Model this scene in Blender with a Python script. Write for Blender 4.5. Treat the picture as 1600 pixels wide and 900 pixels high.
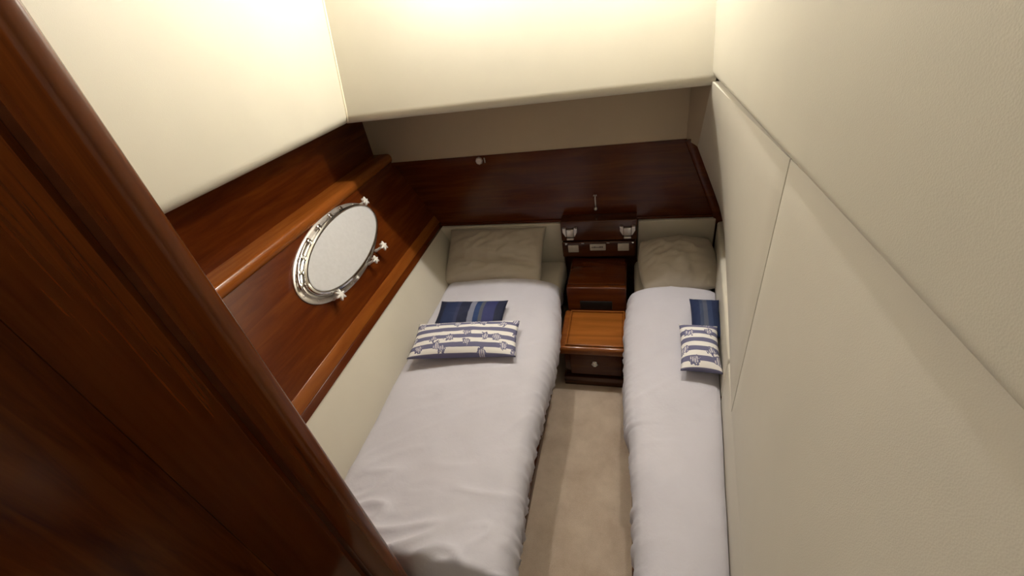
import bpy, bmesh, math, random
from mathutils import Vector, Matrix, noise
random.seed(4)
scene = bpy.context.scene
for o in list(bpy.data.objects):
    bpy.data.objects.remove(o, do_unlink=True)
C = scene.collection

# ------------------------------------------------------------------ camera
# axes: X to starboard (right), Y towards the headboard, Z up, floor at Z = 0, metres
def cam_matrix(yaw, pitch, roll, loc):
    a, b, c = (math.radians(v) for v in (yaw, pitch, roll))
    fw = Vector((-math.sin(a) * math.cos(b), math.cos(a) * math.cos(b), -math.sin(b)))
    rt = Vector((math.cos(a), math.sin(a), 0))
    up = rt.cross(fw)
    r2 = rt * math.cos(c) + up * math.sin(c)
    u2 = -rt * math.sin(c) + up * math.cos(c)
    m = Matrix((r2, u2, -fw)).transposed().to_4x4()
    m.translation = Vector(loc)
    return m
cd = bpy.data.cameras.new('camera')
cam = bpy.data.objects.new('camera', cd)
C.objects.link(cam)
cd.sensor_fit = 'HORIZONTAL'
cd.sensor_width = 36
cd.lens = 36 * 650 / 1600
cd.clip_start = 0.02
cam.matrix_world = cam_matrix(19.03, 33.98, -10.37, (0, 0, 1.75))
scene.camera = cam

# ------------------------------------------------------------------ world, exposure
wd = bpy.data.worlds.new('world')
scene.world = wd
wd.use_nodes = True
wd.node_tree.nodes['Background'].inputs[0].default_value = (1.0, 0.86, 0.72, 1)
wd.node_tree.nodes['Background'].inputs[1].default_value = 0.01
vs = scene.view_settings
vs.view_transform = 'Standard'
vs.look = 'None'
vs.gamma = 1
vs.use_curve_mapping = False
vs.exposure = 0.0
LAMP_W = 28.5            # each ceiling downlight
PASSAGE_W = 4.5          # lamp in the passage behind the doorway
LAMPS = [(-0.64, 1.745), (0.06, 1.745)]
CEIL = 2.30

# ------------------------------------------------------------------ helpers
def finish(name, bm, mat=None, parent=None, smooth=False, angle=None):
    me = bpy.data.meshes.new(name)
    bmesh.ops.recalc_face_normals(bm, faces=bm.faces)
    bm.to_mesh(me); bm.free()
    if smooth:
        for p in me.polygons: p.use_smooth = True
    if mat: me.materials.append(mat)
    o = bpy.data.objects.new(name, me)
    C.objects.link(o)
    if parent: o.parent = parent
    if smooth and angle:
        try:
            me.set_sharp_from_angle(angle=math.radians(angle))
        except Exception:
            pass
    return o
def tag(o, label, cat=None, group=None, kind=None):
    o['label'] = label
    if cat: o['category'] = cat
    if group: o['group'] = group
    if kind: o['kind'] = kind
    return o
def empty(name, loc=(0, 0, 0)):
    o = bpy.data.objects.new(name, None)
    o.empty_display_size = 0.05
    o.location = loc
    C.objects.link(o)
    return o
def adopt(child, parent):
    # keep world placement: thing empties carry only a translation
    child.parent = parent
    child.location = child.location - parent.location
    return child
def box_bm(x0, x1, y0, y1, z0, z1, bev=0.0, seg=2, bm=None):
    b = bmesh.new()
    bmesh.ops.create_cube(b, size=1)
    for v in b.verts:
        v.co = Vector((x0 + (v.co.x + .5) * (x1 - x0), y0 + (v.co.y + .5) * (y1 - y0), z0 + (v.co.z + .5) * (z1 - z0)))
    if bev > 0:
        bmesh.ops.bevel(b, geom=list(b.edges), offset=bev, segments=seg, profile=.5, affect='EDGES')
    if bm is None: return b
    me = bpy.data.meshes.new('t'); b.to_mesh(me); b.free(); bm.from_mesh(me); bpy.data.meshes.remove(me)
    return bm
def box(name, x0, x1, y0, y1, z0, z1, mat, parent=None, bev=0.004, seg=2):
    o = finish(name, box_bm(x0, x1, y0, y1, z0, z1, bev, seg), mat, None, bev > 0, 40)
    if parent: adopt(o, parent)
    return o
def hexa(name, pts, mat, parent=None, bev=0.0, seg=2):
    # pts: 4 front corners then 4 back corners, same order round
    b = bmesh.new()
    v = [b.verts.new(p) for p in pts]
    for f in ((0, 1, 2, 3), (7, 6, 5, 4), (0, 4, 5, 1), (1, 5, 6, 2), (2, 6, 7, 3), (3, 7, 4, 0)):
        b.faces.new([v[i] for i in f])
    if bev > 0:
        bmesh.ops.bevel(b, geom=list(b.edges), offset=bev, segments=seg, profile=.5, affect='EDGES')
    o = finish(name, b, mat, None, bev > 0, 40)
    if parent: adopt(o, parent)
    return o
def sweep(name, prof, path, mat, parent=None, smooth=True, angle=50):
    """prof: list of closed (a,b) pairs; path: list of (origin, A, B) frames."""
    b = bmesh.new()
    rings = []
    for o_, A, B in path:
        rings.append([b.verts.new(Vector(o_) + Vector(A) * p[0] + Vector(B) * p[1]) for p in prof])
    n = len(prof)
    for r0, r1 in zip(rings, rings[1:]):
        for i in range(n):
            b.faces.new((r0[i], r0[(i + 1) % n], r1[(i + 1) % n], r1[i]))
    b.faces.new(rings[0]); b.faces.new(rings[-1][::-1])
    o = finish(name, b, mat, None, smooth, angle)
    if parent: adopt(o, parent)
    return o
def lathe_bm(prof, seg=24, bm=None, M=None):
    b = bm or bmesh.new()
    M = M or Matrix()
    rings = []
    for r, z in prof:
        rings.append([b.verts.new(M @ Vector((r * math.cos(2 * math.pi * i / seg), r * math.sin(2 * math.pi * i / seg), z))) for i in range(seg)])
    for r0, r1 in zip(rings, rings[1:]):
        for i in range(seg):
            b.faces.new((r0[i], r0[(i + 1) % seg], r1[(i + 1) % seg], r1[i]))
    b.faces.new(rings[0][::-1]); b.faces.new(rings[-1])
    return b
def tube_bm(pts, r, seg=8, bm=None, closed=False):
    b = bm or bmesh.new()
    rings = []
    n = len(pts)
    for i, p in enumerate(pts):
        p = Vector(p)
        a = Vector(pts[(i - 1) % n] if closed else pts[max(0, i - 1)])
        c = Vector(pts[(i + 1) % n] if closed else pts[min(n - 1, i + 1)])
        t = (c - a).normalized()
        h = Vector((0, 0, 1)) if abs(t.z) < .9 else Vector((1, 0, 0))
        s = t.cross(h).normalized(); q = s.cross(t)
        rings.append([b.verts.new(p + (s * math.cos(2 * math.pi * k / seg) + q * math.sin(2 * math.pi * k / seg)) * r) for k in range(seg)])
    m = n if closed else n - 1
    for i in range(m):
        r0, r1 = rings[i], rings[(i + 1) % n]
        for k in range(seg):
            b.faces.new((r0[k], r0[(k + 1) % seg], r1[(k + 1) % seg], r1[k]))
    if not closed:
        b.faces.new(rings[0][::-1]); b.faces.new(rings[-1])
    return b

# ------------------------------------------------------------------ materials
def new_mat(name):
    m = bpy.data.materials.new(name); m.use_nodes = True
    nt = m.node_tree
    return m, nt, nt.nodes['Principled BSDF']
def coords(nt, scale, kind='Object'):
    tc = nt.nodes.new('ShaderNodeTexCoord'); mp = nt.nodes.new('ShaderNodeMapping')
    mp.inputs['Scale'].default_value = scale
    nt.links.new(tc.outputs[kind], mp.inputs['Vector'])
    return mp.outputs['Vector']
def tex_noise(nt, vec, scale, detail=4, rough=.55, dist=0):
    n = nt.nodes.new('ShaderNodeTexNoise')
    n.inputs['Scale'].default_value = scale; n.inputs['Detail'].default_value = detail
    n.inputs['Roughness'].default_value = rough; n.inputs['Distortion'].default_value = dist
    nt.links.new(vec, n.inputs['Vector'])
    return n.outputs['Fac']
def ramp(nt, fac, stops, interp='LINEAR'):
    r = nt.nodes.new('ShaderNodeValToRGB'); e = r.color_ramp
    e.interpolation = interp
    while len(e.elements) < len(stops): e.elements.new(.5)
    for el, (p, c) in zip(e.elements, stops):
        el.position = p; el.color = (*c, 1)
    nt.links.new(fac, r.inputs['Fac'])
    return r.outputs['Color']
def bump(nt, bsdf, height, strength, dist=.002):
    b = nt.nodes.new('ShaderNodeBump')
    b.inputs['Strength'].default_value = strength; b.inputs['Distance'].default_value = dist
    nt.links.new(height, b.inputs['Height']); nt.links.new(b.outputs['Normal'], bsdf.inputs['Normal'])
def wood(name, dark, mid, light, axis, rough=.22, coat=.06):
    m, nt, p = new_mat(name)
    s = [14, 14, 14]; s[axis] = 1.1
    v = coords(nt, s)
    f = tex_noise(nt, v, 2.2, 6, .6, .6)
    nt.links.new(ramp(nt, f, [(.28, dark), (.5, mid), (.75, light)]), p.inputs['Base Color'])
    p.inputs['Roughness'].default_value = rough
    p.inputs['Coat Weight'].default_value = coat
    p.inputs['Coat Roughness'].default_value = .10
    p.inputs['Specular IOR Level'].default_value = .30
    return m
MAHOG = dict(dark=(.048, .0075, .0013), mid=(.075, .0145, .0022), light=(.11, .027, .004))
M_WOOD_Y = wood('varnished_mahogany_lengthwise', axis=1, dark=(.058, .0095, .0014), mid=(.085, .016, .002), light=(.12, .028, .0034))
M_WOOD_LIT = wood('lit_mahogany_lengthwise', axis=1, dark=(.17, .042, .006), mid=(.215, .06, .009), light=(.26, .08, .013))  # mahogany lightened: light caught by the rounded rail is put into the colour
M_WOOD_X = wood('varnished_mahogany_crosswise', axis=0, **MAHOG)
M_WOOD_Z = wood('varnished_mahogany_upright', axis=2, dark=(.06, .012, .003), mid=(.11, .026, .004), light=(.16, .044, .007))
M_TEAK = wood('honey_teak', (.15, .042, .007), (.21, .062, .011), (.27, .088, .016), 0, .22, .3)
M_TEAK_LIGHT = wood('light_teak', (.20, .062, .010), (.27, .088, .015), (.33, .115, .022), 0, .22, .1)
M_DARKWOOD = wood('dark_mahogany', (.035, .010, .004), (.06, .017, .006), (.085, .026, .009), 0, .2, .3)
def vinyl(name, col, rough=.5, bs=.25):
    m, nt, p = new_mat(name)
    v = coords(nt, (1, 1, 1))
    f = tex_noise(nt, v, 3, 3)
    c2 = tuple(c * .94 for c in col)
    nt.links.new(ramp(nt, f, [(.3, c2), (.7, col)]), p.inputs['Base Color'])
    vo = nt.nodes.new('ShaderNodeTexVoronoi'); vo.inputs['Scale'].default_value = 420
    nt.links.new(v, vo.inputs['Vector'])
    bump(nt, p, vo.outputs['Distance'], bs, .0006)
    p.inputs['Roughness'].default_value = rough
    return m
M_VINYL = vinyl('cream_vinyl', (.62, .585, .485))
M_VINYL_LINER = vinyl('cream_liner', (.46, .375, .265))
M_VINYL_WALL = vinyl('pale_cream_vinyl', (.62, .58, .49))
M_VINYL_BERTH = vinyl('berth_cream_vinyl', (.58, .54, .455))
def cloth(name, col, weave=900, bs=.25, large=.06):
    m, nt, p = new_mat(name)
    v = coords(nt, (1, 1, 1))
    f = tex_noise(nt, v, 5, 4)
    c2 = tuple(c * (1 - large) for c in col)
    nt.links.new(ramp(nt, f, [(.3, c2), (.7, col)]), p.inputs['Base Color'])
    w = tex_noise(nt, v, weave, 2)
    w2 = tex_noise(nt, v, 26, 5, .6, .4)
    ad = nt.nodes.new('ShaderNodeMath'); ad.operation = 'MULTIPLY_ADD'
    nt.links.new(w2, ad.inputs[0]); ad.inputs[1].default_value = 6; nt.links.new(w, ad.inputs[2])
    bump(nt, p, ad.outputs[0], bs, .0012)
    p.inputs['Roughness'].default_value = .85
    p.inputs['Sheen Weight'].default_value = .15
    return m
M_DUVET = cloth('duvet_cotton', (.59, .575, .645))
M_PILLOW = cloth('pillow_cotton', (.43, .38, .31), large=.05)
M_SHEET = cloth('sheet_cotton', (.48, .43, .36))
def simple(name, col, rough=.4, metal=0.0, coat=0):
    m, nt, p = new_mat(name)
    v = coords(nt, (1, 1, 1))
    f = tex_noise(nt, v, 60, 3)
    nt.links.new(ramp(nt, f, [(.3, tuple(c * .93 for c in col)), (.7, col)]), p.inputs['Base Color'])
    p.inputs['Roughness'].default_value = rough; p.inputs['Metallic'].default_value = metal
    p.inputs['Coat Weight'].default_value = coat
    return m
M_CHROME = simple('polished_chrome', (.80, .79, .78), .16, 1.0)
M_SATIN = simple('satin_steel', (.62, .58, .54), .38, .85)
M_WHITEKNOB = simple('white_enamel', (.80, .78, .74), .35)
M_GLASS = simple('frosted_porthole_glass', (.60, .60, .61), .10, 0, .5)
M_BLACK = simple('black_plastic', (.012, .011, .011), .4)
M_PLATE = simple('grey_plate', (.46, .42, .36), .45)
M_BLACK.node_tree.nodes['Principled BSDF'].inputs['Specular IOR Level'].default_value = .1
M_INK = simple('dark_ink', (.04, .03, .03), .6)
M_PIPING = simple('cream_piping', (.80, .73, .55), .5)
def carpet():
    m, nt, p = new_mat('beige_carpet')
    v = coords(nt, (1, 1, 1))
    f = tex_noise(nt, v, 7, 5, .65); f2 = tex_noise(nt, v, 340, 3, .7)
    mix = nt.nodes.new('ShaderNodeMath'); mix.operation = 'MULTIPLY_ADD'
    nt.links.new(f2, mix.inputs[0]); mix.inputs[1].default_value = .55; nt.links.new(f, mix.inputs[2])
    nt.links.new(ramp(nt, mix.outputs[0], [(.5, (.46, .35, .265)), (1.0, (.66, .54, .43))]), p.inputs['Base Color'])
    bump(nt, p, f2, .7, .004)
    p.inputs['Roughness'].default_value = .95
    p.inputs['Sheen Weight'].default_value = .2
    return m
M_CARPET = carpet()
def striped_print():
    m, nt, p = new_mat('nautical_stripe_print')
    L = nt.links
    tc = nt.nodes.new('ShaderNodeTexCoord'); sx = nt.nodes.new('ShaderNodeSeparateXYZ')
    L.new(tc.outputs['UV'], sx.inputs[0])
    def math_(op, a, b=None):
        n = nt.nodes.new('ShaderNodeMath'); n.operation = op
        for i, x in enumerate((a, b)):
            if x is None: continue
            if isinstance(x, (int, float)): n.inputs[i].default_value = x
            else: L.new(x, n.inputs[i])
        return n.outputs[0]
    # UV is in metres along and across the cushion
    st = math_('FRACT', math_('ADD', math_('DIVIDE', sx.outputs['Y'], .047), .30))
    stripe = math_('GREATER_THAN', st, .5)
    base = ramp(nt, stripe, [(0, (.13, .13, .23)), (1, (.80, .78, .76))], 'CONSTANT')
    base_node = base.node; base_node.color_ramp.elements[1].position = .5
    # shell and starfish motifs: cells with a jittered centre, drawn as small two-tone marks
    vo = nt.nodes.new('ShaderNodeTexVoronoi'); vo.voronoi_dimensions = '2D'; vo.inputs['Scale'].default_value = 12.5
    vo.inputs['Randomness'].default_value = .75
    mp = nt.nodes.new('ShaderNodeMapping'); mp.inputs['Scale'].default_value = (1.0, 1.0, 0)
    L.new(tc.outputs['UV'], mp.inputs['Vector'])
    L.new(mp.outputs['Vector'], vo.inputs['Vector'])
    nz = nt.nodes.new('ShaderNodeTexNoise'); nz.inputs['Scale'].default_value = 75; nz.inputs['Detail'].default_value = 2
    L.new(mp.outputs['Vector'], nz.inputs['Vector'])
    d = math_('ADD', vo.outputs['Distance'], math_('MULTIPLY', math_('SUBTRACT', nz.outputs['Fac'], .5), .55))
    mark = math_('LESS_THAN', d, .22)
    ring = math_('LESS_THAN', math_('ABSOLUTE', math_('SUBTRACT', d, .21)), .040)
    wv = nt.nodes.new('ShaderNodeTexWave'); wv.inputs['Scale'].default_value = 34; wv.inputs['Distortion'].default_value = 6
    L.new(mp.outputs['Vector'], wv.inputs['Vector'])
    motif = ramp(nt, wv.outputs['Fac'], [(.3, (.20, .20, .34)), (.6, (.62, .60, .62))])
    mx = nt.nodes.new('ShaderNodeMix'); mx.data_type = 'RGBA'
    L.new(mark, mx.inputs['Factor']); L.new(base, mx.inputs['A']); L.new(motif, mx.inputs['B'])
    mx2 = nt.nodes.new('ShaderNodeMix'); mx2.data_type = 'RGBA'
    L.new(ring, mx2.inputs['Factor']); L.new(mx.outputs['Result'], mx2.inputs['A']); mx2.inputs['B'].default_value = (.12, .12, .22, 1)
    L.new(mx2.outputs['Result'], p.inputs['Base Color'])
    p.inputs['Roughness'].default_value = .85
    return m
M_STRIPE = striped_print()
def navy(name, width, bands):
    """bands: (start fraction, colour) across the cushion"""
    m, nt, p = new_mat(name)
    tc = nt.nodes.new('ShaderNodeTexCoord'); sx = nt.nodes.new('ShaderNodeSeparateXYZ')
    nt.links.new(tc.outputs['UV'], sx.inputs[0])
    dv = nt.nodes.new('ShaderNodeMath'); dv.operation = 'DIVIDE'; dv.inputs[1].default_value = width
    nt.links.new(sx.outputs['X'], dv.inputs[0])
    nt.links.new(ramp(nt, dv.outputs[0], bands, 'CONSTANT'), p.inputs['Base Color'])
    w = tex_noise(nt, coords(nt, (1, 1, 1), 'UV'), 700, 2)
    bump(nt, p, w, .4, .001)
    p.inputs['Roughness'].default_value = .8
    return m
NV = (.003, .007, .034); NV2 = (.005, .016, .068); GR = (.17, .18, .25); BR = (.05, .055, .10)
M_NAVY = navy('navy_striped_weave', .37, [(0, NV), (.10, NV2), (.30, (.022, .028, .08)), (.35, NV), (.50, GR), (.58, (.010, .035, .12)), (.66, (.07, .075, .10)), (.71, (.02, .025, .11)), (.87, NV)])
M_NAVY2 = navy('navy_banded_weave', .125, [(0, NV2), (.28, (.03, .045, .10)), (.40, (.07, .08, .12)), (.55, (.018, .035, .10)), (.72, NV2)])

# ------------------------------------------------------------------ geometry of the hull side
def xl(y): return -1.079 - .0402 * y          # inner edge of the port ledge at z = .635
def hull(y, z): return xl(y) - .507 * (z - .635)
def xr(y): return .463 - .1163 * (2.25 - y)   # starboard wall
YB = 2.25; Y0 = .36; YREAR = -.55

# ------------------------------------------------------------------ floor, ceiling, walls
f = box('floor', -1.30, .62, YREAR, 2.32, -.06, 0, M_CARPET, bev=0)
tag(f, 'beige carpet running between the two berths', 'floor', kind='structure')
c = box('ceiling', -1.75, .75, YREAR, 2.36, CEIL, CEIL + .05, M_VINYL, bev=0)
tag(c, 'cream headliner above the cabin', 'ceiling', kind='structure')

# forward bulkhead behind the headboards
wb = empty('wall_back', (-.45, YB, 0)); tag(wb, 'forward bulkhead with glossy mahogany panel under a cream liner', 'wall', kind='structure')
hexa('mahogany_panel', [(hull(YB, .60) - .02, YB, .60), (.475, YB, .60), (.285, YB, 1.068), (hull(YB, 1.068) - .02, YB, 1.068),
                        (hull(YB, .60) - .02, YB + .03, .60), (.475, YB + .03, .60), (.285, YB + .03, 1.068), (hull(YB, 1.068) - .02, YB + .03, 1.068)], M_WOOD_X, wb, 0)
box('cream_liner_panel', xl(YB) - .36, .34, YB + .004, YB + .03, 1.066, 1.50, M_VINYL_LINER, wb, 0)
box('backing_board', -1.15, .60, YB + .004, YB + .03, 0, .60, M_DARKWOOD, wb, 0)
box('bottom_moulding', hull(YB, .655), .44, YB - .012, YB, .640, .655, M_WOOD_X, wb, .003)

# port side: leaning mahogany hull panel, rail, upper panel
wl = empty('wall_left', (xl(1.3), 1.3, 0)); tag(wl, 'port hull side in varnished mahogany above the berth', 'wall', kind='structure')
ys = [Y0, YB]
def slab(name, z0, z1, t, mat, off=0.0, parent=None, bev=0.0, y0=Y0, y1=YB):
    return hexa(name, [(hull(y0, z0) + off, y0, z0), (hull(y1, z0) + off, y1, z0), (hull(y1, z1) + off, y1, z1), (hull(y0, z1) + off, y0, z1),
                       (hull(y0, z0) + off - t, y0, z0 - t * .5), (hull(y1, z0) + off - t, y1, z0 - t * .5), (hull(y1, z1) + off - t, y1, z1 - t * .5), (hull(y0, z1) + off - t, y0, z1 - t * .5)], mat, parent, bev)
slab('hull_panel', .655, 1.085, .03, M_WOOD_Y, parent=wl)
slab('reflection_strip', .664, .714, .03, M_WOOD_LIT, .003, wl, .003)  # added strip, its lighter colour paints a reflection low on the hull panel
slab('ledge_trim', .637, .667, .03, M_WOOD_Y, .008, wl, .003)
# rounded rail along the top of the hull panel
prof = []
for k in range(9):
    a = -math.pi / 2 + math.pi * k / 8
    prof.append((.022 * math.cos(a), .028 * math.sin(a)))
prof += [(-.13, .028), (-.13, -.028)]
railz = 1.096
sweep('rail', prof, [((hull(y, 1.07) - .012, y, railz), (1, 0, 0), (0, 0, 1)) for y in (Y0, 1.3, YB)], M_WOOD_LIT, wl)
def upper(y): return xl(y) - .327
hexa('upper_panel', [(upper(Y0), Y0, 1.07), (upper(YB), YB, 1.07), (upper(YB), YB, 1.52), (upper(Y0), Y0, 1.52),
                     (upper(Y0) - .03, Y0, 1.07), (upper(YB) - .03, YB, 1.07), (upper(YB) - .03, YB, 1.52), (upper(Y0) - .03, Y0, 1.52)], M_WOOD_Y, wl)

# cream panel lining the port side of the berth
LEAN = .45
def cl(y, z): return xl(y) - LEAN * (z - .635)
pl = hexa('berth_side_panel', [(cl(Y0, .30), Y0 + .02, .30), (cl(YB, .30), YB - .029, .30), (cl(YB, .637), YB - .029, .637), (cl(Y0, .637), Y0 + .02, .637),
                          (cl(Y0, .30) - .03, Y0 + .02, .30), (cl(YB, .30) - .03, YB - .029, .30), (cl(YB, .637) - .03, YB - .029, .633), (cl(Y0, .637) - .03, Y0 + .02, .633)], M_VINYL_BERTH, None, .006, 3)
tag(pl, 'long cream vinyl panel between the left bed and the hull', 'wall panel', kind='structure')

# starboard wall: padded lower wall and leaning upper pad
wr = empty('wall_right', (xr(1.3), 1.3, 0)); tag(wr, 'starboard wall of cream padded panels beside the right bed', 'wall', kind='structure')
def rwall(name, y0, y1, z0, z1, t, mat, bev=.014):
    return hexa(name, [(xr(y0), y0, z0), (xr(y1), y1, z0), (xr(y1), y1, z1), (xr(y0), y0, z1),
                       (xr(y0) + t, y0, z0), (xr(y1) + t, y1, z0), (xr(y1) + t, y1, z1), (xr(y0) + t, y0, z1)], mat, wr, bev, 4)
rwall('lower_board', YREAR, 2.245, 0, .40, .04, M_DARKWOOD, .002)
rwall('padded_panel', 1.17, 2.245, .405, .617, .05, M_VINYL_WALL)
rwall('padded_panel', .12, 1.165, .405, .617, .05, M_VINYL_WALL)
rwall('padded_panel', YREAR, .115, .405, .617, .05, M_VINYL_WALL)
# leaning pad lofted between the top of the lower wall and the overhead
def top_r(y):                                  # upper border of the leaning pad (x, y, z)
    return Vector((.287 + .03 * (1.8 - y) / .27 * .3, y, 1.405))
def leaning_pad(y0, y1, name, free_edge):
    b = bmesh.new(); nu, nv = 14, 40
    grid = []
    for i in range(nu + 1):
        t = i / nu; row = []
        for j in range(nv + 1):
            s = j / nv
            yb = y0 + (y1 - y0) * s
            yt = yb
            if free_edge:
                yt = y0 + (1.80 - y0) * s
            P = Vector((xr(yb) + .040 * s * free_edge, yb, .606)); Q = top_r(yt)
            mid = P.lerp(Q, .5)
            if free_edge:                      # forward edge runs up beside the corner trim, then aft along the overhead
                mid = mid.lerp(Vector((.322, 2.228, 1.03)), s ** 14)
            pt = P.lerp(mid, t * 2) if t < .5 else mid.lerp(Q, t * 2 - 1)
            e = min(1, min(t, 1 - t) / .07, min(s, 1 - s) / .06)
            pt += Vector((-1, 0, .25)).normalized() * .006 * (1 - (1 - max(0, e)) ** 2)
            row.append(b.verts.new(pt))
        grid.append(row)
    for i in range(nu):
        for j in range(nv):
            b.faces.new((grid[i][j], grid[i][j + 1], grid[i + 1][j + 1], grid[i + 1][j]))
    r = bmesh.ops.extrude_face_region(b, geom=list(b.faces))
    for v in [g for g in r['geom'] if isinstance(g, bmesh.types.BMVert)]:
        v.co += Vector((.10, 0, .0))
    o = finish(name, b, M_VINYL_WALL, None, True, 60)
    return adopt(o, wr)
leaning_pad(.95, 2.235, 'padded_upper_panel', True)
leaning_pad(-.3, .945, 'padded_upper_panel', False)
b = bmesh.new(); ring = []
for k in range(9):
    t = k / 8
    ring.append([b.verts.new(v) for v in (Vector((.271, YB + .003, 1.045 + .40 * t)), Vector((.326, 2.228, 1.03)).lerp(Vector((.290, 1.80, 1.42)), t),
                                          Vector((.345, 2.24, 1.03)).lerp(Vector((.320, 1.84, 1.42)), t), Vector((.31, YB + .003, 1.045 + .40 * t)))])
for r0, r1 in zip(ring, ring[1:]):
    for i in range(4): b.faces.new((r0[i], r0[(i + 1) % 4], r1[(i + 1) % 4], r1[i]))
b.faces.new(ring[0]); b.faces.new(ring[-1][::-1])
adopt(finish('side_liner', b, M_VINYL_LINER, None, True, 40), wr)
# mahogany trim down the corner beside the leaning pad
A = Vector((.272, 2.244, 1.066)); B = Vector((.462, 2.244, .605))
dirv = (B - A).normalized(); side = Vector((0, -1, 0)); nrm = dirv.cross(side).normalized()
sg = 1 if nrm.x > 0 else -1
tp = [(sg * a, c_) for a, c_ in ((-.010, 0), (-.010, .012), (-.004, .018), (.026, .018), (.034, .012), (.034, 0))]
sweep('corner_trim', tp, [(A, nrm, side), (B, nrm, side)], M_WOOD_X, wr)

# overhead pads (faces of the cabin trunk)
def pad_profile(r=.045, h=.66, d=.44):
    p = [(0, h)]
    for k in range(8):
        a = math.pi + (math.pi / 2) * k / 7
        p.append((r + r * math.cos(a), r + r * math.sin(a)))
    p += [(d, 0.0), (d, .05), (.06, .05), (.06, h)]
    return p
ZP = 1.388
# forward pad
t1 = sweep('trim_1', pad_profile(h=CEIL - ZP, d=.46), [((-1.290, 1.785, ZP + .012), (0, 1, 0), (0, .26, 1)), ((.30, 1.785, ZP), (0, 1, 0), (-.02, .26, 1))], M_VINYL)
tag(t1, 'wide cream padded face above the headboards with a rolled lower edge', 'overhead pad', kind='structure')
t2 = sweep('trim_2', pad_profile(h=CEIL - ZP, d=.30), [((-1.262, 1.80, ZP + .012), (-1, 0, 0), (0, .26, 1)), ((-1.235, Y0 + .04, ZP + .02), (-1, 0, 0), (0, 0, 1))], M_VINYL)
tag(t2, 'cream padded face on the port side above the porthole', 'overhead pad', kind='structure')
t3 = sweep('trim_3', pad_profile(r=.03, h=CEIL - 1.40, d=.10), [((.286, 1.80, 1.415), (1, 0, 0), (-.02, .26, 1)), ((.300, -.3, 1.415), (1, 0, 0), (-.02, 0, 1))], M_VINYL)
tag(t3, 'narrow cream padded face on the starboard side above the leaning pad', 'overhead pad', kind='structure')
pb = tube_bm([(-1.259, 1.781 + .26 * (z - ZP), z) for z in (CEIL - .01, 1.8, 1.6, 1.46)] + [(-1.263, 1.787, ZP + .026)], .0045, 8)
sp = finish('trim_4', pb, M_PIPING, None, True)
tag(sp, 'thin cream piping down the corner seam of the overhead pads', 'piping', kind='structure')

# foot bulkhead to port of the doorway
wf = empty('wall_front', (-1.0, Y0, 0)); tag(wf, 'mahogany bulkhead at the foot of the left bed beside the doorway', 'wall', kind='structure')
box('bulkhead_panel', -1.75, -.722, Y0 - .004, Y0 + .022, 0, CEIL, M_WOOD_Z, wf, 0)
box('shadow_groove', -.724, -.690, Y0 + .006, Y0 + .020, 0, CEIL, M_DARKWOOD, wf, 0)
box('edge_post', -.692, -.597, Y0 - .0, Y0 + .032, 0, CEIL, M_WOOD_Z, wf, .010, 3)

# passage behind the doorway, closing the space round the viewer
pw = box('wall_passage_left', -1.16, -1.12, YREAR, Y0 - .005, 0, CEIL, M_WOOD_Z, None, 0)
tag(pw, 'mahogany side of the passage outside the cabin', 'wall', kind='structure')
pw = box('wall_passage_rear', -1.16, .75, YREAR - .04, YREAR, 0, CEIL, M_VINYL_WALL, None, 0)
tag(pw, 'cream end wall of the passage outside the cabin', 'wall', kind='structure')

# ------------------------------------------------------------------ lamps
def downlight(x, y, label, watts=LAMP_W):
    t = empty('ceiling_downlight', (x, y, CEIL))
    tag(t, label, 'ceiling light', 'recessed ceiling downlights')
    b = bmesh.new()
    lathe_bm([(.030, 0), (.045, 0), (.045, -.004), (.040, -.008), (.032, -.008), (.030, -.004)], 28, b)
    finish('trim_ring', b, M_CHROME, t, True, 40)
    m, nt, p = new_mat('lamp_lens'); p.inputs['Emission Color'].default_value = (1, .88, .70, 1); p.inputs['Emission Strength'].default_value = 6
    b = lathe_bm([(.0295, -.001), (.0295, -.004), (.015, -.0065)], 24)
    finish('lens', b, m, t, True)
    ld = bpy.data.lights.new('downlight_lamp', 'POINT'); ld.energy = watts; ld.color = (1, .955, .90); ld.shadow_soft_size = .022
    lo = bpy.data.objects.new('downlight_lamp', ld); C.objects.link(lo); lo.parent = t; lo.location = (0, 0, -.035)
    return t
downlight(*LAMPS[0], 'round chrome downlight in the ceiling over the left bed')
downlight(*LAMPS[1], 'round chrome downlight in the ceiling over the right bed')
downlight(-.90, -.10, 'round chrome downlight in the passage outside the cabin', PASSAGE_W)

# ------------------------------------------------------------------ berths
def curve_pts(ctrl, n):
    out = []
    P = [Vector(p) for p in ctrl]
    P = [P[0] * 2 - P[1]] + P + [P[-1] * 2 - P[-2]]
    m = len(P) - 3
    for i in range(n + 1):
        t = i / n * m; k = min(int(t), m - 1); t -= k
        a, b, c, d = P[k:k + 4]
        out.append(.5 * ((2 * b) + (-a + c) * t + (2 * a - 5 * b + 4 * c - d) * t * t + (-a + 3 * b - 3 * c + d) * t ** 3))
    return out
def berth(name, label, xa, xb, y0, y1, xface, trim, mx0, mx1, sgn):
    t = empty(name, ((xa + xb) / 2, (y0 + y1) / 2, 0)); tag(t, label, 'bed', 'twin berths')
    lo, hi = min(xa, xb), max(xa, xb)
    box('base', lo, hi, y0, y1, 0, .255, M_DARKWOOD, t, .006)
    if sgn > 0: box('plinth_rail', hi, trim, y0, 1.60, 0, .055, M_WOOD_Y, t, .005)
    else: box('plinth_rail', trim, lo, y0, 1.60, 0, .055, M_WOOD_Y, t, .005)
    box('mattress', mx0, mx1, y0 + .01, y1, .256, .392, M_SHEET, t, .035, 4)
    return t
berth('berth', 'wider left bed base with mattress along the hull', -1.0, -.425, .42, 2.215, 0, -.392, -.985, -.375, 1)
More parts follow.
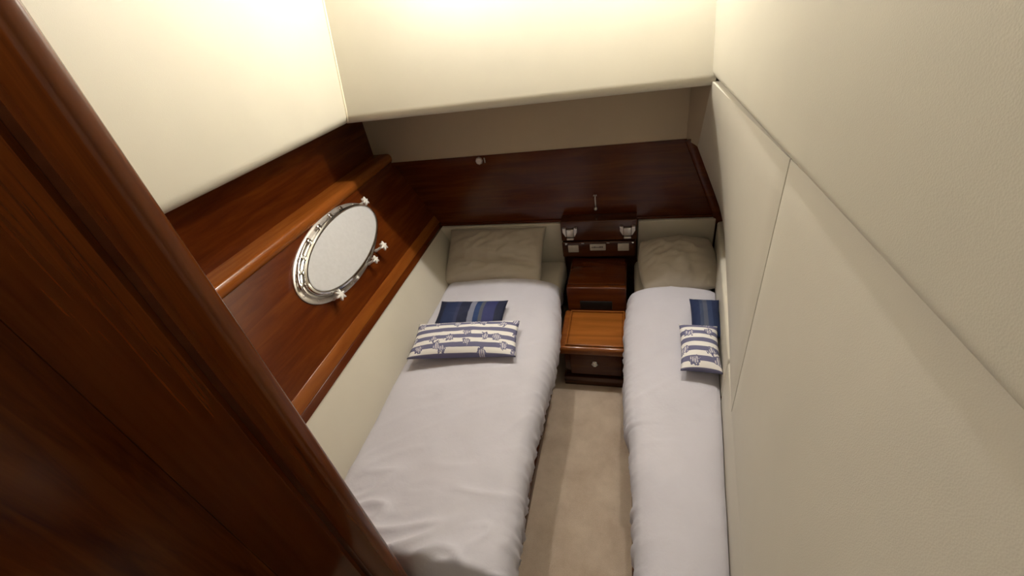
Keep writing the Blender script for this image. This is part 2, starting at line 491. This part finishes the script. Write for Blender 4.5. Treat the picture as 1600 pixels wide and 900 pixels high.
tb = empty('berth', (.20, 1.3, 0)); tag(tb, 'narrower right bed base with mattress along the padded wall', 'bed', 'twin berths')
def tapered(name, x0, gap, y0, y1, z0, z1, mat, bev):
    return hexa(name, [(x0, y0, z0), (x0, y1, z0), (x0, y1, z1), (x0, y0, z1),
                       (xr(y0) - gap, y0, z0), (xr(y1) - gap, y1, z0), (xr(y1) - gap, y1, z1), (xr(y0) - gap, y0, z1)], mat, tb, bev, 3)
tapered('base', .045, .012, .42, 2.215, 0, .255, M_DARKWOOD, .006)
tapered('mattress', .030, .010, .43, 2.215, .256, .392, M_SHEET, .03)
box('plinth_rail', .020, .045, .42, 1.60, 0, .055, M_WOOD_Y, tb, .005)
def duvet(name, label, left, right, y_foot, y_head, seed, edge_left=False, nu=110, nv=190, amp=1.0, foot=.022):
    """left(y), right(y): plan borders; the free side hangs down, the other is tucked."""
    b = bmesh.new(); rows = []
    uvl = b.loops.layers.uv.new('UVMap')
    for j in range(nv + 1):
        v = j / nv
        y = y_foot + (y_head - y_foot) * v
        dh = (y_head - y); df = (y - y_foot)
        # rounded ends: head edge folds down on the mattress, foot hangs
        zh = -.055 * max(0, 1 - dh / .075) ** 2
        zf = -.16 * max(0, 1 - df / .05) ** 2.2
        L, Rr = left(y), right(y)
        w = 1 if not edge_left else -1
        if not edge_left:
            ctrl = [(L, .408), (L + .035, .432), (L + .16, .448), ((L + Rr) / 2, .462), (Rr - .17, .462), (Rr - .07, .448), (Rr - .018, .415), (Rr, .365), (Rr - .008, .31), (Rr - .026, .25)]
        else:
            k = min(1, (Rr - L) / .42)
            ctrl = [(Rr, .428), (Rr - .03 * k, .442), (Rr - .10 * k, .456), ((L + Rr) / 2, .464), (L + .13 * k, .460), (L + .065 * k, .446), (L + .018 * k, .415), (L, .365), (L + .008, .31), (L + .022, .25)]
        pts = curve_pts([(p[0], p[1], 0) for p in ctrl], nu)
        row = []
        for i, p in enumerate(pts):
            u = i / nu
            P = Vector((p.x, y, p.y))
            side = max(0, (u - .68) / .32)
            top = 1 - side
            q = Vector((P.x + seed, y, P.z))
            n1 = noise.fractal(q * 3.2, 1.0, 2.0, 3)
            # creases: ridged noise, strongest near the foot and along the hanging edge
            d = Vector((q.x * 3 + q.y * 2, q.y * 9 - q.x * 5, seed))
            rid = 1 - abs(noise.noise(d)) * 2.2
            rid = max(0, rid) ** 3
            d2 = Vector((q.x * 4, q.y * 26, seed + q.z * 3))
            rid2 = max(0, 1 - abs(noise.noise(d2)) * 2.4) ** 2
            footw = max(0, 1 - df / .40) ** 1.3
            rid = max(rid, .75 * footw * max(0, 1 - abs(noise.noise(d * 2.1 + Vector((3, 1, 7)))) * 2.4) ** 2)
            disp = .010 * n1 * amp + rid * (.0022 + foot * footw) * amp * top - .0
            disp += side * (rid2 * .022 + noise.noise(Vector((seed, y * 7, q.z * 5))) * .012)
            if u > .6: disp += math.sin((u - .6) / .4 * math.pi) * rid2 * .011
            z = P.z + disp * (1 - side * .8) + (zh + zf) * (1 - .6 * side)
            x = P.x + w * disp * side * 1.1
            tuck = min(1, u / .05)
            yy = y + rid * .004
            if footw > 0: x -= w * side * .0
            row.append(b.verts.new((x, yy, z)))
        rows.append(row)
    for j in range(nv):
        for i in range(nu):
            fc = b.faces.new((rows[j][i], rows[j][i + 1], rows[j + 1][i + 1], rows[j + 1][i]))
    o = finish(name, b, M_DUVET, None, True)
    me = o.data
    # make the shell face upward, then thicken it
    if me.polygons[len(me.polygons) // 3].normal.z < 0:
        me.flip_normals()
    sd = o.modifiers.new('thickness', 'SOLIDIFY'); sd.thickness = .010; sd.offset = -1
    tag(o, label, 'duvet', 'lavender grey duvets')
    return o
def ltuck(y): return cl(y, .44) + .012
def lright(y):
    base = -.330 + .012 * math.sin(y * 5)
    if y > 1.35: base -= .045 * min(1, (y - 1.35) / .5)
    return base
duvet('duvet', 'lavender grey duvet spread over the wider left bed', ltuck, lright, .398, 1.955, 3.1)
def rleft(y):
    return -.002 + .014 * math.sin((y - .2) * 4.2) + (.01 if y < 1 else 0) - .010 * max(0, 1 - abs(y - 1.6) / .25)
duvet('duvet', 'lavender grey duvet spread over the narrower right bed', rleft, lambda y: xr(y) - .002, .30, 1.885, 12.45, True, nu=80, foot=.004)

# ------------------------------------------------------------------ pillows and cushions
def pillow(name, w, h, t, mat, label, cat, group, M, n=3.0, corner=.02, wr=.010, seed=0.0, nx=44, ny=30, sag=0.0, crease=None):
    b = bmesh.new(); uvl = b.loops.layers.uv.new('UVMap')
    layers = []
    for s in (1, -1):
        g = []
        for j in range(ny + 1):
            row = []
            for i in range(nx + 1):
                a = -1 + 2 * i / nx; c = -1 + 2 * j / ny
                # edges pulled in between the pointed corners
                px = a * (w / 2 - corner * (1 - c * c)); py = c * (h / 2 - corner * (1 - a * a))
                th = (max(0, 1 - abs(a) ** n) * max(0, 1 - abs(c) ** n)) ** .62
                z = s * t / 2 * th
                if th > 0:
                    q = Vector((px * 7 + seed, py * 7, s * 2.0 + seed))
                    z += th * wr * noise.fractal(q, 1, 2, 3)
                    d = Vector((px * 9 + py * 5 + seed, py * 22 - px * 6, s * 3.0))
                    z += s * wr * .8 * max(0, 1 - abs(noise.noise(d)) * 2.4) ** 2 * th
                    if crease: z -= s * crease * math.exp(-((c + .25 + .12 * a) / .09) ** 2) * th
                if s == -1 and (abs(a) == 1 or abs(c) == 1):
                    row.append(layers[0][j][i]); continue
                row.append(b.verts.new((px, py, z - sag * a * a)))
            g.append(row)
        layers.append(g)
        for j in range(ny):
            for i in range(nx):
                q = (g[j][i], g[j][i + 1], g[j + 1][i + 1], g[j + 1][i])
                try: fc = b.faces.new(q if s == 1 else q[::-1])
                except ValueError: continue
                for lp, (ii, jj) in zip(fc.loops, ((i, j), (i + 1, j), (i + 1, j + 1), (i, j + 1)) if s == 1 else ((i, j + 1), (i + 1, j + 1), (i + 1, j), (i, j))):
                    lp[uvl].uv = (ii / nx * w, jj / ny * h)
    o = finish(name, b, mat, None, True)
    o.matrix_world = M
    return tag(o, label, cat, group)
def place(loc, rx=0, ry=0, rz=0):
    return Matrix.Translation(loc) @ Matrix.Rotation(math.radians(rz), 4, 'Z') @ Matrix.Rotation(math.radians(rx), 4, 'X') @ Matrix.Rotation(math.radians(ry), 4, 'Y')
pillow('pillow', .62, .39, .15, M_PILLOW, 'wide cream pillow leaning on the headboard of the left bed', 'pillow', 'bed pillows',
       place((-.79, 2.062, .515), 34, 0, 0), n=3.0, corner=.012, wr=.020, seed=1.3, crease=.035)
pillow('pillow', .355, .315, .20, M_PILLOW, 'puffy cream pillow in the corner of the right bed', 'pillow', 'bed pillows',
       place((.246, 2.005, .490), 22, 0, 3), n=1.9, corner=-.020, wr=.022, seed=5.1)
pillow('cushion', .365, .22, .070, M_NAVY, 'navy blue cushion with grey stripes on the left bed', 'cushion', 'navy cushions',
       place((-.768, 1.508, .498), 8, 0, 3), n=2.6, corner=.010, wr=.004, seed=2.2)
pillow('cushion', .505, .218, .085, M_STRIPE, 'long blue and white striped shell print cushion on the left bed', 'cushion', 'striped shell print cushions',
       place((-.730, 1.320, .514), 7, 0, 6), n=2.8, corner=.008, wr=.004, seed=7.7)
pillow('cushion', .125, .23, .06, M_NAVY2, 'navy blue cushion against the padded wall on the right bed', 'cushion', 'navy cushions',
       place((.325, 1.545, .498), 8, 0, -3), n=2.6, corner=.006, wr=.003, seed=4.2, nx=24)
pillow('cushion', .150, .255, .07, M_STRIPE, 'short blue and white striped shell print cushion on the right bed', 'cushion', 'striped shell print cushions',
       place((.276, 1.342, .508), 5, 0, -3), n=2.8, corner=.006, wr=.003, seed=9.4, nx=24)

# ------------------------------------------------------------------ headboards
def headboard(x0, x1, label):
    b = box('headboard', x0, x1, YB - .03, YB - .001, .30, .638, M_VINYL_BERTH, None, .007, 3)
    return tag(b, label, 'headboard', 'cream headboards')
hexh = hexa('headboard', [(cl(YB, .30) - .02, YB - .03, .30), (-.388, YB - .03, .30), (-.388, YB - .03, .638), (cl(YB, .638) - .02, YB - .03, .638),
                          (cl(YB, .30) - .02, YB - .001, .30), (-.388, YB - .001, .30), (-.388, YB - .001, .638), (cl(YB, .638) - .02, YB - .001, .638)], M_VINYL_BERTH, None, .006, 3)
tag(hexh, 'wide cream headboard behind the left pillow', 'headboard', 'cream headboards')
headboard(.046, .450, 'narrow cream headboard behind the right pillow')

# ------------------------------------------------------------------ switch panel between the headboards
sp = empty('switch_panel', (-.17, 2.15, .44)); tag(sp, 'dark mahogany console with chrome reading lights and switches above the nightstand', 'switch panel')
box('upper_board', -.384, .041, 2.152, 2.248, .558, .684, M_DARKWOOD, sp, .006, 3)
box('lower_board', -.384, .036, 2.150, 2.248, .448, .550, M_DARKWOOD, sp, .008, 3)
def reading_light(x, z, parent):
    YF = 2.152
    r = box('reading_light', x - .022, x + .022, YF - .014, YF, z - .022, z + .026, M_SATIN, parent, .004)
    for s in (-1, 1):
        b = bmesh.new()
        pr = [(s * .023, .036), (s * .041, .036), (s * .041, .012), (s * .026, -.016), (s * .023, -.016)]
        vs_ = [[b.verts.new((x + p[0], yy, z + p[1])) for p in pr] for yy in (YF - .018, YF)]
        b.faces.new(vs_[0]); b.faces.new(vs_[1][::-1])
        for k in range(5): b.faces.new((vs_[0][k], vs_[0][(k + 1) % 5], vs_[1][(k + 1) % 5], vs_[1][k]))
        w = finish('side_bracket', b, M_SATIN); w.location = -parent.location; w.parent = r
        w.location = Vector((0, 0, 0)) - parent.location - r.location
    k = box('foot_bar', x - .020, x + .020, YF - .022, YF, z - .038, z - .026, M_SATIN, None, .003)
    k.parent = r; k.location = -parent.location - r.location
    return r
reading_light(-.330, .612, sp)
reading_light(-.010, .614, sp)
box('switch_plate', -.348, -.287, 2.142, 2.150, .486, .533, M_PLATE, sp, .003)
box('switch_plate', -.064, -.001, 2.142, 2.150, .492, .540, M_PLATE, sp, .003)
lp = box('name_plate', -.221, -.131, 2.144, 2.150, .495, .538, M_PLATE, sp, .003)
b = bmesh.new()
xx = -.211
for wdt in (.006, .004, .007, .005, .006, .004, .010, .008):
    box_bm(xx, xx + wdt, 2.1434, 2.1445, .514, .520 + (.003 if wdt > .0065 else 0), 0, 2, b); xx += wdt + .002
ink = finish('lettering', b, M_INK); ink.parent = lp; ink.location = -sp.location - lp.location
for x in (-.357, .018):
    box('clip', x - .007, x + .007, 2.140, 2.150, .536, .550, M_CHROME, sp, .002)
for x in (-.118, -.262):
    box('indicator', x - .008, x + .008, 2.146, 2.150, .540, .546, M_SATIN, sp, .001)

# small fixtures on the mahogany panel
hk = empty('chrome_hook', (-.187, YB, .704)); tag(hk, 'slim chrome hook on the dark panel above the switch console', 'hook')
b = tube_bm([(0, -.006, .095), (-.001, -.010, .07), (0, -.011, .04), (.001, -.010, .015)], .0035, 8)
finish('stem', b, M_SATIN, hk, True)
finish('base_knob', lathe_bm([(.007, 0), (.010, .004), (.010, .012), (.006, .018)], 16, None, Matrix.Translation((0, -.001, .012)) @ Matrix.Rotation(math.pi / 2, 4, 'X')), M_SATIN, hk, True)
for s in (-1, 1):
    finish('prong', tube_bm([(0, -.008, .09), (s * .006, -.013, .098), (s * .008, -.017, .093)], .003, 8), M_SATIN, hk, True)
dl = empty('door_catch', (-.832, YB, 1.040)); tag(dl, 'small round metal catch at the top edge of the dark panel', 'catch')
finish('cup', lathe_bm([(.022, 0), (.022, .006), (.017, .012), (.008, .013)], 8, None, Matrix.Translation((0, -.0005, 0)) @ Matrix.Rotation(math.pi / 2, 4, 'X')), M_SATIN, dl, True, 30)
finish('pin', tube_bm([(.033, -.006, .016), (.035, -.008, 0), (.034, -.006, -.012)], .004, 8), M_SATIN, dl, True)

# ------------------------------------------------------------------ nightstand
ns = empty('nightstand', (-.165, 1.7, 0)); tag(ns, 'stepped teak nightstand with a drawer between the two beds', 'nightstand')
box('plinth', -.332, .012, 1.552, 2.10, 0, .062, M_DARKWOOD, ns, .004)
box('cabinet_body', -.322, .002, 1.572, 1.86, .062, .232, M_DARKWOOD, ns, .004)
dr = box('drawer_front', -.294, -.030, 1.558, 1.574, .078, .222, M_WOOD_X, ns, .006, 3)
dp = finish('pull_ring', lathe_bm([(.017, 0), (.019, .004), (.016, .008), (.013, .006), (.012, .004)], 24, None, Matrix.Translation((-.166, 1.5578, .163)) @ Matrix.Rotation(math.pi / 2, 4, 'X')), M_CHROME, None, True, 40)
dp.parent = dr; dp.location = -ns.location - dr.location
ab = bmesh.new()
tube_bm([(-.166, 1.549, .174), (-.166, 1.549, .153)], .0022, 6, ab)
tube_bm([(-.172, 1.549, .170), (-.160, 1.549, .170)], .0018, 6, ab)
tube_bm([(-.166 + .010 * math.sin(a), 1.549, .164 - .011 * math.cos(a)) for a in [math.radians(-75 + 15 * k) for k in range(11)]], .0020, 6, ab)
an = finish('anchor_emblem', ab, M_WHITEKNOB, None, True); an.parent = dr; an.location = -ns.location - dr.location
# top with a rounded nosing
tf = box('top_frame', -.348, -.006, 1.542, 1.862, .228, .278, M_TEAK, ns, .016, 4)
box('inset_panel', -.300, -.032, 1.574, 1.832, .270, .2815, M_TEAK_LIGHT, ns, .003)
for nm, x0, x1, y0, y1 in (('bead', -.312, -.304, 1.566, 1.844), ('bead', -.028, -.020, 1.566, 1.844), ('bead', -.312, -.020, 1.560, 1.569), ('bead', -.312, -.020, 1.836, 1.845)):
    box(nm, x0, x1, y0, y1, .274, .2885, M_TEAK_LIGHT, ns, .003)
box('riser', -.330, -.012, 1.848, 2.145, .232, .437, M_WOOD_X, ns, .008, 3)
sl = box('slot_grille', -.260, -.086, 1.842, 1.850, .296, .350, M_BLACK, ns, .003)
box('riser_step', -.322, -.020, 1.875, 2.14, .434, .446, M_WOOD_X, ns, .004)

# ------------------------------------------------------------------ porthole
l = Vector((-.0402, 1, 0)).normalized(); nn = Vector((.891, .036, .452)).normalized(); uu = Vector((-.452, -.018, .892)).normalized()
ORG = Vector((-1.079 - .0402 * 1.5, 1.5, .635))
PC = ORG + l * -.058 + uu * .342
ph = empty('porthole', (PC.x, PC.y, PC.z)); tag(ph, 'oval chrome porthole with white glass and star knobs on the mahogany hull side', 'porthole')
th = math.radians(6.5)
e1 = l * math.cos(th) + uu * math.sin(th); e2 = -l * math.sin(th) + uu * math.cos(th)
def EP(a, rx, ry, h, c=(0, 0)): return e1 * (rx * math.cos(a) + c[0]) + e2 * (ry * math.sin(a) + c[1]) + nn * h
def ell_ring(name, prof, mat, seg=72, parent=ph, smooth_angle=40):
    """prof: closed loop of (drx, dry, h)"""
    b = bmesh.new(); rings = []
    for k in range(seg):
        a = 2 * math.pi * k / seg
        rings.append([b.verts.new(EP(a, p[0], p[1], p[2])) for p in prof])
    m = len(prof)
    for k in range(seg):
        r0, r1 = rings[k], rings[(k + 1) % seg]
        for i in range(m):
            b.faces.new((r0[i], r0[(i + 1) % m], r1[(i + 1) % m], r1[i]))
    return finish(name, b, mat, parent, True, smooth_angle)
ell_ring('flange', [(.352, .150, -.002), (.352, .150, .006), (.346, .144, .010), (.325, .127, .010), (.318, .120, .006), (.318, .120, -.002)], M_SATIN)
ell_ring('spigot', [(.330, .130, .008), (.328, .128, .024), (.319, .120, .026), (.317, .118, .008)], M_CHROME)
ell_ring('opening_rim', [(.318, .123, .028), (.321, .126, .036), (.319, .124, .046), (.312, .117, .050), (.306, .111, .049), (.304, .109, .044), (.304, .109, .028)], M_CHROME)
b = bmesh.new()
rings = []
for rr, h in ((1.0, .040), (.97, .0475), (.90, .0485), (.6, .049), (.3, .0492)):
    rings.append([b.verts.new(EP(2 * math.pi * k / 72, .3085 * rr, .1135 * rr, h)) for k in range(72)])
for r0, r1 in zip(rings, rings[1:]):
    for k in range(72): b.faces.new((r0[k], r0[(k + 1) % 72], r1[(k + 1) % 72], r1[k]))
b.faces.new(rings[-1])
back = [b.verts.new(EP(2 * math.pi * k / 72, .3085, .1135, .030)) for k in range(72)]
for k in range(72): b.faces.new((back[k], back[(k + 1) % 72], rings[0][(k + 1) % 72], rings[0][k]))
b.faces.new(back[::-1])
finish('glass', b, M_GLASS, ph, True, 30)
def star_knob(pl_, pu_, length, size, tilt=0):
    """position in the (l, u) plane measured from the centre, star lying on the end of a short stem"""
    base = l * pl_ + uu * pu_
    ax = nn
    X_ = l; Y_ = uu
    M = Matrix((X_, Y_, ax)).transposed().to_4x4(); M.translation = base
    b = bmesh.new()
    lathe_bm([(.006, .0), (.008, .006), (.006, length * .4), (.006, length)], 12, b, M)
    pr = []
    for k in range(24):
        a = 2 * math.pi * k / 24
        pr.append(size * (.72 + .28 * math.cos(6 * a)))
    for z0, z1, s0, s1 in ((length, length + .004, .85, 1.0), (length + .004, length + .011, 1, 1), (length + .011, length + .015, 1, .7)):
        ra = [b.verts.new(M @ Vector((pr[k] * s0 * math.cos(2 * math.pi * k / 24), pr[k] * s0 * math.sin(2 * math.pi * k / 24), z0))) for k in range(24)]
        rb = [b.verts.new(M @ Vector((pr[k] * s1 * math.cos(2 * math.pi * k / 24), pr[k] * s1 * math.sin(2 * math.pi * k / 24), z1))) for k in range(24)]
        for k in range(24): b.faces.new((ra[k], ra[(k + 1) % 24], rb[(k + 1) % 24], rb[k]))
        if z0 == length: b.faces.new(ra[::-1])
        if s1 == .7: b.faces.new(rb)
    return finish('star_knob', b, M_WHITEKNOB, ph, True, 50)
KN = [(.318, .085, .040, .023), (.168, -.128, .058, .025), (.066, -.143, .048, .021), (-.083, -.138, .026, .012), (-.240, -.128, .048, .027)]
for a_, b_, ln, sz in KN: star_knob(a_, b_, ln, sz)
# hinge lugs and bolts round the upper and after side
for a in (58, 74, 92, 110, 128, 146, 163):
    ar = math.radians(a)
    p = EP(ar, .331, .133, .02)
    b = box_bm(-.010, .010, -.008, .008, -.012, .014, .003)
    M = Matrix((e1, e2, nn)).transposed().to_4x4(); M.translation = p
    b.transform(M)
    finish('hinge_lug', b, M_CHROME, ph, True, 40)
hb = tube_bm([EP(math.radians(a), .340, .140, .026) for a in range(108, 172, 6)], .0055, 8)
finish('hinge_bar', hb, M_CHROME, ph, True)
for a in range(10, 360, 24):
    ar = math.radians(a)
    p = EP(ar, .339, .139, .009)
    M = Matrix((e1, e2, nn)).transposed().to_4x4(); M.translation = p
    finish('bolt', lathe_bm([(.0055, 0), (.005, .003), (.002, .0045)], 10, None, M), M_SATIN, ph, True)
